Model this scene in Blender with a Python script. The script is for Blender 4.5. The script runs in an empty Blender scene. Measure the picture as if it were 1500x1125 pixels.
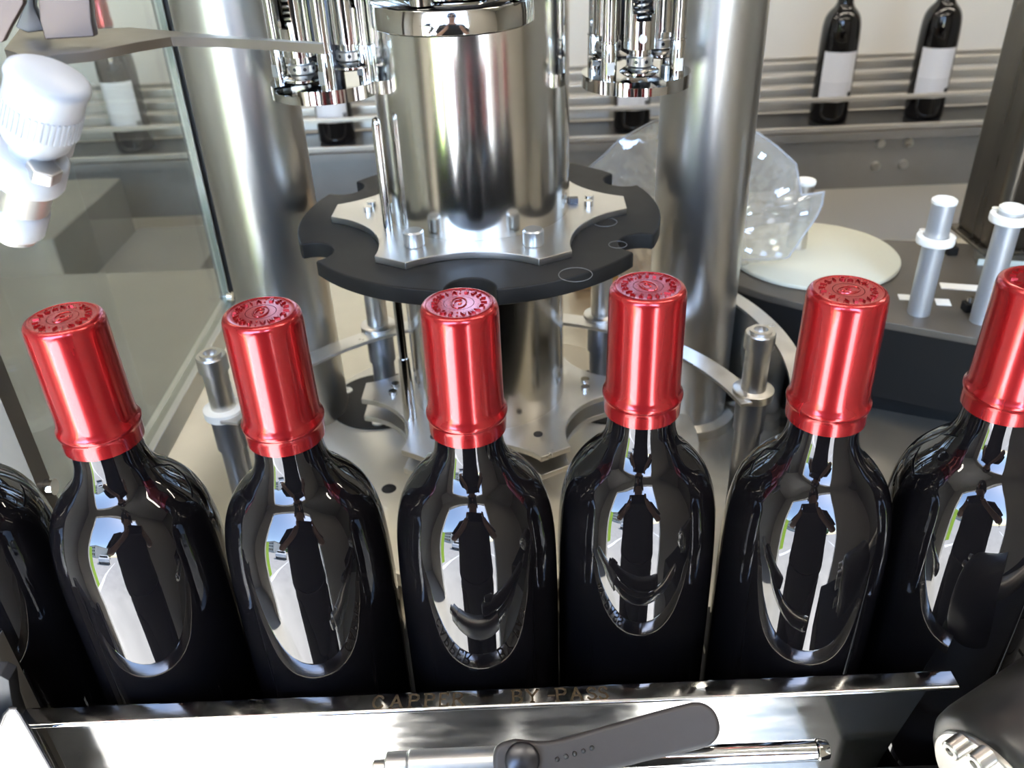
import bpy, bmesh, math, random
from mathutils import Vector, Matrix, noise
random.seed(7)
SC = bpy.context.scene
COL = SC.collection
PI = math.pi
R = math.radians

# ------------------------------------------------------------------ camera
F, TH, RO, CZ = 1270.0, R(31.8), math.atan(85 / 2050.0), 0.451
def ray(px, py):
    u, v = (px - 750) / F, (py - 562.5) / F
    c, s = math.cos(RO), math.sin(RO)
    ul, vl = c * u - s * v, s * u + c * v
    return Vector((ul, math.cos(TH) - vl * math.sin(TH), -math.sin(TH) - vl * math.cos(TH)))
O = Vector((0, 0, CZ))
def atz(px, py, z):
    r = ray(px, py); return O + r * ((z - CZ) / r.z)
def aty(px, py, y):
    r = ray(px, py); return O + r * (y / r.y)
cam_d = bpy.data.cameras.new('camera')
cam = bpy.data.objects.new('camera', cam_d); COL.objects.link(cam)
cam_d.sensor_width = 36; cam_d.lens = F / 1500 * 36
cam_d.clip_start = 0.01; cam_d.clip_end = 300
cam_d.dof.use_dof = True; cam_d.dof.focus_distance = 0.40; cam_d.dof.aperture_fstop = 16
_c, _s = math.cos(RO), math.sin(RO)
_X = Vector((1, 0, 0)); _D = Vector((0, -math.sin(TH), -math.cos(TH)))
_rt = _X * _c + _D * _s; _dn = -_X * _s + _D * _c
_fw = Vector((0, math.cos(TH), -math.sin(TH)))
cam.matrix_world = Matrix(((_rt.x, -_dn.x, -_fw.x, 0), (_rt.y, -_dn.y, -_fw.y, 0), (_rt.z, -_dn.z, -_fw.z, CZ), (0, 0, 0, 1)))
SC.camera = cam

# ------------------------------------------------------------------ sky, sun, lamps, exposure
SC.view_settings.view_transform = 'Standard'; SC.view_settings.look = 'None'
SC.view_settings.gamma = 1; SC.view_settings.use_curve_mapping = False
SC.view_settings.exposure = -0.06
W = bpy.data.worlds.new('sky'); SC.world = W; W.use_nodes = True
nt = W.node_tree; nt.nodes.clear()
sky = nt.nodes.new('ShaderNodeTexSky'); sky.sky_type = 'NISHITA'; sky.sun_disc = False
sky.sun_elevation = R(62); sky.sun_rotation = R(152); sky.altitude = 100; sky.air_density = 1.0; sky.dust_density = 0.6
bg = nt.nodes.new('ShaderNodeBackground'); bg.inputs['Strength'].default_value = 4.2
wo = nt.nodes.new('ShaderNodeOutputWorld')
nt.links.new(sky.outputs[0], bg.inputs[0]); nt.links.new(bg.outputs[0], wo.inputs[0])
def light(name, kind, loc, energy, direction=None, size=None, size_y=None, color=(1, 1, 1)):
    d = bpy.data.lights.new(name, kind); d.energy = energy; d.color = color
    o = bpy.data.objects.new(name, d); COL.objects.link(o); o.location = loc
    if direction is not None:
        o.rotation_euler = Vector(direction).to_track_quat('-Z', 'Y').to_euler()
    if size and kind == 'AREA':
        d.shape = 'RECTANGLE'; d.size = size; d.size_y = size_y or size
    return o
sun = light('sun', 'SUN', (-4, -6, 9), 82.0, (-0.22, 0.42, -0.88), color=(1, 0.96, 0.9)); sun.data.angle = R(0.6)
for lx, ly in ((-0.9, 1.35), (0.5, 1.35), (1.7, 1.35), (-0.4, 0.15), (0.9, 0.15)):
    light('tube_light', 'AREA', (lx, ly, 1.395), 7.0, (0, 0, -1), 1.0, 0.06, (1, 0.89, 0.74))

# ------------------------------------------------------------------ materials
def mat(name, color=(0.5, 0.5, 0.5), rough=0.5, metal=0.0, coat=0.0, aniso=0.0, spec=None, noise_scale=None, rough_var=0.0,
        col_var=0.0, bump=0.0, stretch=(1, 1, 1), coat_rough=0.05, emission=None, estr=0.0, sheen=None):
    m = bpy.data.materials.new(name); m.use_nodes = True
    n = m.node_tree.nodes; L = m.node_tree.links
    p = n['Principled BSDF']
    p.inputs['Base Color'].default_value = (*color, 1); p.inputs['Roughness'].default_value = rough
    p.inputs['Metallic'].default_value = metal; p.inputs['Coat Weight'].default_value = coat
    p.inputs['Coat Roughness'].default_value = coat_rough
    if aniso: p.inputs['Anisotropic'].default_value = aniso
    if spec is not None: p.inputs['Specular IOR Level'].default_value = spec
    if coat == 0.55: p.inputs['Coat IOR'].default_value = 1.6
    if emission: p.inputs['Emission Color'].default_value = (*emission, 1); p.inputs['Emission Strength'].default_value = estr
    if noise_scale:
        tc = n.new('ShaderNodeTexCoord'); mp = n.new('ShaderNodeMapping'); mp.inputs['Scale'].default_value = stretch
        ns = n.new('ShaderNodeTexNoise'); ns.inputs['Scale'].default_value = noise_scale; ns.inputs['Detail'].default_value = 5
        L.new(tc.outputs['Object'], mp.inputs[0]); L.new(mp.outputs[0], ns.inputs['Vector'])
        if rough_var:
            r = n.new('ShaderNodeMapRange'); r.inputs[1].default_value = 0.3; r.inputs[2].default_value = 0.7
            r.inputs[3].default_value = max(0.01, rough - rough_var); r.inputs[4].default_value = rough + rough_var
            L.new(ns.outputs['Fac'], r.inputs[0]); L.new(r.outputs[0], p.inputs['Roughness'])
        if col_var:
            mx = n.new('ShaderNodeMapRange'); mx.inputs[1].default_value = 0.3; mx.inputs[2].default_value = 0.7
            mx.inputs[3].default_value = 1 - col_var; mx.inputs[4].default_value = 1 + col_var
            vm = n.new('ShaderNodeVectorMath'); vm.operation = 'SCALE'; vm.inputs[0].default_value = color
            L.new(ns.outputs['Fac'], mx.inputs[0]); L.new(mx.outputs[0], vm.inputs['Scale']); L.new(vm.outputs[0], p.inputs['Base Color'])
        if bump:
            b = n.new('ShaderNodeBump'); b.inputs['Strength'].default_value = bump; b.inputs['Distance'].default_value = 0.0005
            L.new(ns.outputs['Fac'], b.inputs['Height']); L.new(b.outputs[0], p.inputs['Normal'])
    return m
M = {}
M['wine_glass'] = mat('dark_wine_glass', (0.004, 0.0035, 0.004), 0.02, spec=0.55)
M['red'] = mat('red_foil', (0.36, 0.011, 0.013), 0.25, 0.64, coat=0.55, coat_rough=0.12, noise_scale=60, rough_var=0.04, stretch=(1, 1, 0.1))
M['chrome'] = mat('polished_steel', (0.60, 0.59, 0.565), 0.08, 1, noise_scale=40, rough_var=0.03)
M['column'] = mat('turned_steel', (0.70, 0.68, 0.63), 0.15, 1, noise_scale=25, rough_var=0.03, stretch=(1, 1, 0.15))
M['brushed'] = mat('brushed_steel', (0.60, 0.59, 0.56), 0.30, 1, noise_scale=30, rough_var=0.03, col_var=0.05, stretch=(1, 1, 0.2))
M['satin'] = mat('satin_steel', (0.62, 0.60, 0.56), 0.34, 1, noise_scale=35, rough_var=0.08, col_var=0.06)
M['plate'] = mat('scratched_steel', (0.76, 0.75, 0.72), 0.13, 1, noise_scale=160, rough_var=0.05, bump=0.03, stretch=(0.3, 1, 1))
M['lip'] = mat('worn_polished_steel', (0.55, 0.55, 0.55), 0.12, 1, noise_scale=220, rough_var=0.09, bump=0.10, stretch=(0.25, 1, 1))
M['alu'] = mat('grey_aluminium', (0.58, 0.59, 0.58), 0.35, 0.9, noise_scale=40, rough_var=0.05)
M['dull_alu'] = mat('anodised_aluminium', (0.52, 0.54, 0.56), 0.42, 0.75)
M['black'] = mat('black_plastic', (0.020, 0.020, 0.021), 0.38, noise_scale=60, rough_var=0.10, col_var=0.25)
M['star'] = mat('black_nylon_disc', (0.020, 0.0185, 0.016), 0.50, spec=0.12, noise_scale=22, rough_var=0.10, col_var=0.35, bump=0.04)
M['handle'] = mat('dark_grey_moulded_plastic', (0.042, 0.038, 0.038), 0.48, noise_scale=300, bump=0.12, rough_var=0.05)
M['rubber'] = mat('black_rubber', (0.022, 0.021, 0.020), 0.42, noise_scale=50, rough_var=0.12, col_var=0.3)
M['table'] = mat('dark_table_top', (0.070, 0.061, 0.048), 0.45, noise_scale=18, rough_var=0.1, col_var=0.25)
M['table_side'] = mat('black_table_side', (0.007, 0.007, 0.007), 0.6, spec=0.2)
M['white_plastic'] = mat('white_nylon', (0.40, 0.41, 0.42), 0.32, spec=0.4)
M['cream_plastic'] = mat('cream_plastic', (0.80, 0.79, 0.72), 0.45)
M['disc'] = mat('pale_green_plastic', (0.52, 0.52, 0.42), 0.5)
M['label'] = mat('white_sticker', (0.78, 0.78, 0.74), 0.6)
M['grey_steel'] = mat('grey_frame_steel', (0.30, 0.285, 0.26), 0.45, 0.6, noise_scale=8, rough_var=0.08, col_var=0.12)
M['cover'] = mat('dull_cover_plate', (0.20, 0.19, 0.16), 0.5, 0.3, noise_scale=8, col_var=0.15)
M['rail'] = mat('pale_rail', (0.55, 0.52, 0.46), 0.35, 0.6)
M['bronze'] = mat('dark_post_steel', (0.11, 0.095, 0.075), 0.28, 0.9, noise_scale=9, rough_var=0.10, col_var=0.30, stretch=(3, 3, 0.3))
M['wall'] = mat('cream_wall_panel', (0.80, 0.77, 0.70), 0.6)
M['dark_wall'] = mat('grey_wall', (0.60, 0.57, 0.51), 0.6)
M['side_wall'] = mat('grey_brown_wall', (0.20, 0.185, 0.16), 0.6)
M['ceiling'] = mat('ceiling_panel', (0.42, 0.40, 0.36), 0.7)
M['floor'] = mat('concrete_floor', (0.36, 0.35, 0.32), 0.8, noise_scale=6, col_var=0.1)
M['bed'] = mat('machine_bed_steel', (0.50, 0.465, 0.385), 0.36, 0.85, noise_scale=12, rough_var=0.08, col_var=0.10)
M['cream_disc'] = mat('pale_carousel_plate', (0.62, 0.58, 0.48), 0.34, 0.5)
M['asphalt'] = mat('pale_asphalt', (0.40, 0.39, 0.37), 0.9, noise_scale=3, col_var=0.12)
M['paint_white'] = mat('white_paint', (0.8, 0.8, 0.8), 0.5)
M['car_white'] = mat('white_car_paint', (0.75, 0.76, 0.78), 0.25, coat=0.6)
M['car_glass'] = mat('car_window', (0.02, 0.025, 0.03), 0.05)
M['facade'] = mat('pale_facade', (0.62, 0.60, 0.56), 0.8)
M['leaf'] = mat('tree_leaves', (0.06, 0.12, 0.03), 0.7, noise_scale=3, col_var=0.4)
M['bark'] = mat('bark', (0.10, 0.07, 0.05), 0.9)
M['lime'] = mat('lime_curtain', (0.38, 0.62, 0.03), 0.6)
M['skin'] = mat('skin', (0.50, 0.29, 0.20), 0.5)
M['shirt'] = mat('dark_shirt', (0.025, 0.026, 0.03), 0.8)
M['trousers'] = mat('dark_trousers', (0.02, 0.02, 0.025), 0.85)
M['hair'] = mat('dark_hair', (0.02, 0.014, 0.01), 0.6)
M['shoe'] = mat('dark_shoe', (0.03, 0.03, 0.03), 0.5)
M['phone'] = mat('black_phone', (0.012, 0.012, 0.014), 0.15)
M['engraved'] = mat('engraved_brown', (0.075, 0.05, 0.025), 0.55, 0.3, noise_scale=500, col_var=0.6)
M['cardboard'] = mat('brown_cardboard', (0.55, 0.33, 0.14), 0.8)
M['lamp'] = mat('lamp_diffuser', (0.9, 0.9, 0.85), 0.5, emission=(1, 0.95, 0.86), estr=6.0)
M['chalk'] = mat('faint_chalk', (0.16, 0.155, 0.145), 0.8)
M['end_steel'] = mat('dull_scratched_steel', (0.22, 0.22, 0.215), 0.36, 1, noise_scale=140, rough_var=0.10, bump=0.08)
M['sleeve'] = mat('dark_grey_sleeve', (0.24, 0.25, 0.27), 0.32, 0.85)
M['arm'] = mat('tan_reflecting_steel', (0.27, 0.24, 0.205), 0.34, 1, noise_scale=60, rough_var=0.05)
M['spring'] = mat('spring_steel', (0.42, 0.40, 0.37), 0.28, 1)
M['dark_steel'] = mat('blackened_steel', (0.06, 0.06, 0.065), 0.3, 0.8)
M['bracket'] = mat('bracket_steel', (0.11, 0.085, 0.075), 0.42, 0.8, noise_scale=60, rough_var=0.06)

def glass_mat(name, tint, haze, spec_rough=0.02, f0=0.04):
    m = bpy.data.materials.new(name); m.use_nodes = True
    n = m.node_tree.nodes; L = m.node_tree.links; n.clear()
    out = n.new('ShaderNodeOutputMaterial'); tr = n.new('ShaderNodeBsdfTransparent'); tr.inputs[0].default_value = (*tint, 1)
    gl = n.new('ShaderNodeBsdfGlossy'); gl.inputs['Roughness'].default_value = spec_rough
    df = n.new('ShaderNodeBsdfTranslucent'); df.inputs[0].default_value = (0.7, 0.7, 0.66, 1)
    d2 = n.new('ShaderNodeBsdfDiffuse'); d2.inputs[0].default_value = (0.75, 0.75, 0.70, 1)
    ad = n.new('ShaderNodeMixShader'); ad.inputs[0].default_value = 0.5
    L.new(df.outputs[0], ad.inputs[1]); L.new(d2.outputs[0], ad.inputs[2])
    m1 = n.new('ShaderNodeMixShader'); m1.inputs[0].default_value = haze
    L.new(tr.outputs[0], m1.inputs[1]); L.new(ad.outputs[0], m1.inputs[2])
    lw = n.new('ShaderNodeLayerWeight'); lw.inputs[0].default_value = 0.5
    pw = n.new('ShaderNodeMath'); pw.operation = 'POWER'; pw.inputs[1].default_value = 5.0; L.new(lw.outputs['Facing'], pw.inputs[0])
    ma = n.new('ShaderNodeMath'); ma.operation = 'MULTIPLY_ADD'; ma.inputs[1].default_value = 0.9; ma.inputs[2].default_value = f0; L.new(pw.outputs[0], ma.inputs[0])
    m2 = n.new('ShaderNodeMixShader'); L.new(ma.outputs[0], m2.inputs[0])
    L.new(m1.outputs[0], m2.inputs[1]); L.new(gl.outputs[0], m2.inputs[2]); L.new(m2.outputs[0], out.inputs[0])
    return m
M['guard_glass'] = glass_mat('guard_glass', (0.78, 0.79, 0.75), 0.05)
M['bag'] = glass_mat('clear_bag_film', (0.98, 0.98, 0.97), 0.34, 0.05, 0.13)
M['glass_edge'] = mat('glass_edge', (0.45, 0.50, 0.46), 0.15, spec=0.6)

def label_mat():
    m = bpy.data.materials.new('printed_label'); m.use_nodes = True
    n = m.node_tree.nodes; L = m.node_tree.links; p = n['Principled BSDF']; p.inputs['Roughness'].default_value = 0.55
    tc = n.new('ShaderNodeTexCoord'); sp = n.new('ShaderNodeSeparateXYZ'); L.new(tc.outputs['Object'], sp.inputs[0])
    w = n.new('ShaderNodeMath'); w.operation = 'MULTIPLY'; w.inputs[1].default_value = 210.0; L.new(sp.outputs['Z'], w.inputs[0])
    f = n.new('ShaderNodeMath'); f.operation = 'FRACT'; L.new(w.outputs[0], f.inputs[0])
    g = n.new('ShaderNodeMath'); g.operation = 'LESS_THAN'; g.inputs[1].default_value = 0.42; L.new(f.outputs[0], g.inputs[0])
    ns = n.new('ShaderNodeTexNoise'); ns.inputs['Scale'].default_value = 900; L.new(tc.outputs['Object'], ns.inputs['Vector'])
    mul = n.new('ShaderNodeMath'); mul.operation = 'MULTIPLY'; L.new(g.outputs[0], mul.inputs[0]); L.new(ns.outputs['Fac'], mul.inputs[1])
    lo = n.new('ShaderNodeMath'); lo.operation = 'LESS_THAN'; lo.inputs[1].default_value = 0.085; L.new(sp.outputs['Z'], lo.inputs[0])
    m3 = n.new('ShaderNodeMath'); m3.operation = 'MULTIPLY'; L.new(mul.outputs[0], m3.inputs[0]); L.new(lo.outputs[0], m3.inputs[1])
    mx = n.new('ShaderNodeMix'); mx.data_type = 'RGBA'; mx.inputs[6].default_value = (0.72, 0.71, 0.72, 1); mx.inputs[7].default_value = (0.35, 0.35, 0.36, 1)
    L.new(m3.outputs[0], mx.inputs[0]); L.new(mx.outputs[2], p.inputs['Base Color'])
    return m
M['printed'] = label_mat()

# ------------------------------------------------------------------ mesh helpers
class MB:
    def __init__(s): s.v = []; s.f = []
    def add(s, vs, fs):
        b = len(s.v); s.v += [tuple(v) for v in vs]; s.f += [tuple(i + b for i in f) for f in fs]; return s
    def box(s, x0, x1, y0, y1, z0, z1):
        return s.add([(x, y, z) for z in (z0, z1) for y in (y0, y1) for x in (x0, x1)],
                     [(0, 2, 3, 1), (4, 5, 7, 6), (0, 1, 5, 4), (2, 6, 7, 3), (0, 4, 6, 2), (1, 3, 7, 5)])
    def lathe(s, prof, c=(0, 0, 0), seg=32, mtx=None, caps=True):
        c = Vector(c); vs = []; fs = []
        for r, z in prof:
            for i in range(seg):
                a = 2 * PI * i / seg
                p = Vector((max(r, 1e-6) * math.cos(a), max(r, 1e-6) * math.sin(a), z))
                vs.append((mtx @ p if mtx else p) + c)
        for k in range(len(prof) - 1):
            for i in range(seg):
                j = (i + 1) % seg
                fs.append((k * seg + i, k * seg + j, (k + 1) * seg + j, (k + 1) * seg + i))
        if caps:
            fs.append(tuple(reversed(range(seg)))); fs.append(tuple(range((len(prof) - 1) * seg, len(prof) * seg)))
        return s.add(vs, fs)
    def cyl(s, p0, p1, r0, r1=None, seg=24, chamfer=0.0):
        p0, p1 = Vector(p0), Vector(p1); d = p1 - p0; h = d.length; r1 = r0 if r1 is None else r1
        m = d.to_track_quat('Z', 'Y').to_matrix()
        pr = [(r0, 0), (r1, h)] if not chamfer else [(r0 - chamfer, 0), (r0, chamfer), (r1, h - chamfer), (r1 - chamfer, h)]
        return s.lathe(pr, p0, seg, m)
    def prism(s, poly, z0, z1, mtx=None, c=(0, 0, 0)):
        n = len(poly); c = Vector(c)
        vs = [Vector((x, y, z)) for z in (z0, z1) for x, y in poly]
        vs = [(mtx @ v if mtx else v) + c for v in vs]
        return s.add(vs, [tuple(reversed(range(n))), tuple(range(n, 2 * n))] + [(i, (i + 1) % n, n + (i + 1) % n, n + i) for i in range(n)])
    def tube(s, pts, r, seg=12, closed=False):
        pts = [Vector(p) for p in pts]; n = len(pts); vs = []; fs = []; up = None
        for i, p in enumerate(pts):
            a = pts[max(i - 1, 0)]; b = pts[min(i + 1, n - 1)]; t = (b - a).normalized()
            if up is None: up = t.orthogonal().normalized()
            up = (up - t * up.dot(t)).normalized(); w = t.cross(up); rr = r[i] if isinstance(r, (list, tuple)) else r
            for k in range(seg):
                a_ = 2 * PI * k / seg; vs.append(p + (up * math.cos(a_) + w * math.sin(a_)) * rr)
        for i in range(n - 1):
            for k in range(seg):
                j = (k + 1) % seg; fs.append((i * seg + k, i * seg + j, (i + 1) * seg + j, (i + 1) * seg + k))
        fs += [tuple(reversed(range(seg))), tuple(range((n - 1) * seg, n * seg))]
        return s.add(vs, fs)
    def sphere(s, c, r, seg=16, rings=10, sc=(1, 1, 1)):
        pr = [(r * math.sin(PI * k / rings), -r * math.cos(PI * k / rings)) for k in range(rings + 1)]
        return s.lathe(pr, c, seg, Matrix.Diagonal(sc))
    def build(s, name, m, parent=None, bevel=0.0, angle=38, bseg=2, quadcaps=False):
        me = bpy.data.meshes.new(name)
        bm = bmesh.new()
        vv = [bm.verts.new(v) for v in s.v]
        for f in s.f:
            try: bm.faces.new([vv[i] for i in f])
            except ValueError: pass
        bmesh.ops.remove_doubles(bm, verts=bm.verts, dist=2e-6)
        bmesh.ops.recalc_face_normals(bm, faces=bm.faces)
        if bevel:
            es = [e for e in bm.edges if len(e.link_faces) == 2 and e.calc_face_angle(0) > R(angle)]
            bmesh.ops.bevel(bm, geom=es, offset=bevel, segments=bseg, affect='EDGES', profile=0.5, clamp_overlap=True)
        bm.to_mesh(me); bm.free()
        me.polygons.foreach_set('use_smooth', [True] * len(me.polygons))
        me.set_sharp_from_angle(angle=R(angle if not bevel else 50))
        me.materials.append(m if not isinstance(m, str) else M[m])
        o = bpy.data.objects.new(name, me); COL.objects.link(o)
        if bevel:
            w = o.modifiers.new('normals', 'WEIGHTED_NORMAL'); w.keep_sharp = True
        if parent is not None: o.parent = parent
        return o
def tag(o, label, cat, group=None, kind=None):
    if label: o['label'] = label
    if cat: o['category'] = cat
    if group: o['group'] = group
    if kind: o['kind'] = kind
    return o
def thing(name, label, cat, loc=(0, 0, 0), rotz=0, group=None):
    o = bpy.data.objects.new(name, None); COL.objects.link(o); o.empty_display_size = 0.02
    o.location = loc; o.rotation_euler = (0, 0, rotz)
    return tag(o, label, cat, group)
def dup(root, loc, rotz=0, label=None, group=None):
    def cp(o, par):
        c = o.copy(); COL.objects.link(c); c.parent = par
        for ch in [x for x in list(bpy.data.objects) if x.parent == o]: cp(ch, c)
        return c
    r = cp(root, None); r.location = loc; r.rotation_euler = (0, 0, rotz)
    if label: r['label'] = label
    if group: r['group'] = group
    return r
def struct(name, mb, m, **k):
    o = mb.build(name, m, **k); o['kind'] = 'structure'; return o
def smooth_profile(pts, n=4):
    out = []
    for i in range(len(pts) - 1):
        p0 = pts[max(i - 1, 0)]; p1 = pts[i]; p2 = pts[i + 1]; p3 = pts[min(i + 2, len(pts) - 1)]
        for k in range(n):
            t = k / n
            out.append(tuple(0.5 * (2 * p1[j] + (p2[j] - p0[j]) * t + (2 * p0[j] - 5 * p1[j] + 4 * p2[j] - p3[j]) * t * t + (3 * p1[j] - p0[j] - 3 * p2[j] + p3[j]) * t ** 3) for j in (0, 1)))
    out.append(pts[-1]); return out
def arc(c, r, a0, a1, n=12):
    return [(c[0] + r * math.cos(R(a0 + (a1 - a0) * i / n)), c[1] + r * math.sin(R(a0 + (a1 - a0) * i / n))) for i in range(n + 1)]

# ================================================================== SETTING
X0, X1, Y0, Y1, ZF, ZC = -1.6, 2.3, -0.6, 2.25, -0.95, 1.45
struct('floor', MB().box(X0, X1, Y0 - 0.08, Y1 + 0.08, ZF - 0.05, ZF), 'floor')
struct('ceiling', MB().box(X0, X1, Y0, Y1, ZC, ZC + 0.05), 'ceiling')
struct('wall_back', MB().box(X0, X1, Y1, Y1 + 0.05, ZF, ZC), 'wall')
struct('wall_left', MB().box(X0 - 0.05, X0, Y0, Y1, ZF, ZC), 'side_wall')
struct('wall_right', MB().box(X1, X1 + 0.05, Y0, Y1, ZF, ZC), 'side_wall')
OL, OR, OT = -0.98, 0.44, 1.22
wf = MB().box(X0, OL, Y0 - 0.06, Y0, ZF, ZC).box(OR, X1, Y0 - 0.06, Y0, ZF, ZC).box(OL, OR, Y0 - 0.06, Y0, OT, ZC)
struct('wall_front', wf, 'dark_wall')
struct('trim_1', MB().box(OL - 0.02, OL, Y0 - 0.20, Y0 - 0.062, -0.45, 0.45), 'lime')
struct('ground', MB().box(-60, 60, -90, Y0 - 0.08, ZF - 0.06, ZF - 0.01), 'asphalt')
struct('wall_trim_line', MB().box(X0, X1, Y1 - 0.006, Y1, -0.03, -0.02), 'rail')

# ================================================================== MACHINE BED
bed = thing('machine_bed', 'flat steel machine bed plate under the bottles and the turret', 'machine bed', (0, 0.6, -0.004))
MB().box(-1.30, 1.0, -0.325, 0.45, -0.03, -0.0).build('top_plate', 'bed', bed, bevel=0.002)
MB().box(-0.72, 0.97, -0.31, 0.43, -0.946, -0.03).build('cabinet', 'grey_steel', bed)
MB().box(-1.295, -0.315, -0.20, 0.445, 0.0, 0.003).build('dark_cover_plate', 'cover', bed, bevel=0.001)

# ================================================================== FRONT BOTTLES
BP = smooth_profile([(0.0, 0.004), (0.018, 0.003), (0.031, 0.0), (0.0358, 0.0022), (0.0376, 0.008), (0.0378, 0.04), (0.0378, 0.08), (0.0378, 0.12), (0.03775, 0.137), (0.0376, 0.152),
                     (0.0374, 0.164), (0.03705, 0.174), (0.0366, 0.1825), (0.0357, 0.1905), (0.0341, 0.1985), (0.0315, 0.2055), (0.0279, 0.2112), (0.0240, 0.2158), (0.0202, 0.2198),
                     (0.0172, 0.2245), (0.0153, 0.2305), (0.0146, 0.238), (0.0144, 0.246), (0.0143, 0.262), (0.0143, 0.2965), (0.0, 0.2965)], 4)
belt = thing('bottle_conveyor', 'dark slat belt carrying the front row of bottles', 'conveyor', (0, 0.31, -0.004))
for k in range(22):
    MB().box(-0.44 + k * 0.04, -0.402 + k * 0.04, -0.052, 0.115, 0.0, 0.004).build('slat', 'table_side', belt)
MB().box(-0.44, 0.46, -0.3355, -0.3325, -0.25, 0.034).build('front_skirt', 'table_side', bed)
def text_ring(letters, rad, a_start, a_end, size, outward, mb, z0, z1):
    n = len(letters)
    for i, ch in enumerate(letters):
        if ch == ' ': continue
        a = a_start + (a_end - a_start) * (i / (n - 1))
        cu = bpy.data.curves.new('t', 'FONT'); cu.body = ch; cu.size = size; cu.align_x = 'CENTER'; cu.align_y = 'CENTER'; cu.resolution_u = 2
        cu.extrude = (z1 - z0) / 2
        o = bpy.data.objects.new('t', cu); COL.objects.link(o)
        me = bpy.data.meshes.new_from_object(o.evaluated_get(bpy.context.evaluated_depsgraph_get()))
        rot = R(a) + (-PI / 2 if outward else PI / 2)
        mt = Matrix.Translation((rad * math.cos(R(a)), rad * math.sin(R(a)), (z0 + z1) / 2)) @ Matrix.Rotation(rot, 4, 'Z')
        mb.add([mt @ v.co for v in me.vertices], [tuple(p.vertices) for p in me.polygons])
        bpy.data.objects.remove(o); bpy.data.curves.remove(cu); bpy.data.meshes.remove(me)
def make_bottle(label):
    t = thing('wine_bottle', label, 'bottle', (0, 0, 0))
    MB().lathe(BP, seg=64).build('body', 'wine_glass', t, angle=60)
    cp = [(0.0146, 0.2405), (0.0163, 0.2400), (0.0165, 0.2410), (0.01672, 0.2465), (0.0173, 0.2482), (0.0173, 0.2496), (0.01655, 0.2512), (0.0160, 0.2545), (0.01585, 0.270), (0.01575, 0.290),
          (0.01565, 0.2958), (0.0152, 0.2978), (0.0142, 0.2989), (0.0128, 0.2993), (0.0122, 0.2990), (0.0062, 0.2990), (0.0058, 0.2990), (0.0, 0.2990)]
    c = MB().lathe(smooth_profile(cp, 3), seg=56).build('capsule', 'red', t, angle=60)
    tx = MB()
    text_ring('BELLICANA', 0.0098, 165, 15, 0.0035, True, tx, 0.2986, 0.29965)
    text_ring('VINEYARDS', 0.0098, 195, 345, 0.0035, False, tx, 0.2986, 0.29965)
    for a in (180, 0):
        for rr in (0.0085, 0.0112):
            tx.sphere((rr * math.cos(R(a)), rr * math.sin(R(a)), 0.2990), 0.00042, 8, 6)
    tx.build('embossed_lettering', 'red', c)
    em = MB()
    ring = [(0.0046 * math.cos(a) , 0.0030 * math.sin(a), 0.29905) for a in [2 * PI * i / 32 for i in range(33)]]
    em.tube(ring, 0.00035, 6)
    sp = [((0.0005 + 0.0028 * k / 24) * math.cos(5.2 * k / 24) + 0.0004, (0.0004 + 0.0018 * k / 24) * math.sin(5.2 * k / 24), 0.29905) for k in range(25)]
    em.tube(sp, 0.0004, 6)
    em.sphere((-0.0022, 0.0004, 0.29905), 0.0010, 8, 6, (1.2, 0.9, 0.5))
    em.build('embossed_emblem', 'red', c)
    return t
bottles = [(-0.2545, 0.309, 0, 'dark wine bottle cut off by the left edge with its top out of view'),
           (-0.1765, 0.3092, 78, 'red-capped dark wine bottle in front of the glass guard, leftmost with its cap in view'),
           (-0.0975, 0.3067, -88, 'red-capped dark wine bottle in front of the left steel column'),
           (-0.0196, 0.3073, -92, 'red-capped dark wine bottle right in front of the black star wheel notch'),
           (0.0563, 0.3155, -62, 'red-capped dark wine bottle in front of the right steel column'),
           (0.1330, 0.3045, 14, 'red-capped dark wine bottle in front of the black table'),
           (0.2094, 0.3062, 40, 'red-capped dark wine bottle cut off by the right edge of the photo')]
b0 = None
for x, y, a, lab in bottles:
    if b0 is None:
        b0 = make_bottle(lab); b0.location = (x, y, 0); b0.rotation_euler = (0, 0, R(a)); b0['group'] = 'wine bottles lined up in front'
    else:
        dup(b0, (x, y, 0), R(a), lab, 'wine bottles lined up in front')

# ================================================================== BY-PASS RAIL
rail = thing('bypass_rail', 'polished steel guide rail stamped CAPPER BY-PASS along the front of the bottles', 'rail', (0, 0.2600, 0))
def extrude_x(poly_yz, x0, x1, mb=None):
    mb = mb or MB(); n = len(poly_yz)
    mb.add([(x, y, z) for x in (x0, x1) for y, z in poly_yz], [tuple(reversed(range(n))), tuple(range(n, 2 * n))] + [(i, (i + 1) % n, n + (i + 1) % n, n + i) for i in range(n)])
    return mb
lipo = [(0.0044, 0.1195), (0.0044, 0.1225), (0.0040, 0.1236), (0.0030, 0.1240), (-0.0045, 0.1240), (-0.0056, 0.1237), (-0.0062, 0.1230), (-0.0062, 0.1224),
        (-0.0052, 0.1224), (0.0026, 0.1224), (0.0030, 0.1218), (0.0030, 0.1195)]
lip_tilt = 0.0
extrude_x(lipo, -0.2285, 0.1950).build('lip', 'lip', rail, bevel=0.0003, bseg=1, angle=50)
pl = MB().prism([(-0.2235, 0.120), (0.1885, 0.120), (0.1745, 0.06), (0.165, -0.02), (-0.2215, -0.02)], 0, 0.0016,
                Matrix(((1, 0, 0), (0, 0, -1), (0, 1, 0))), (0, 0.0044, 0))
pl.build('face_plate', 'plate', rail, bevel=0.0003, bseg=1)
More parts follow.
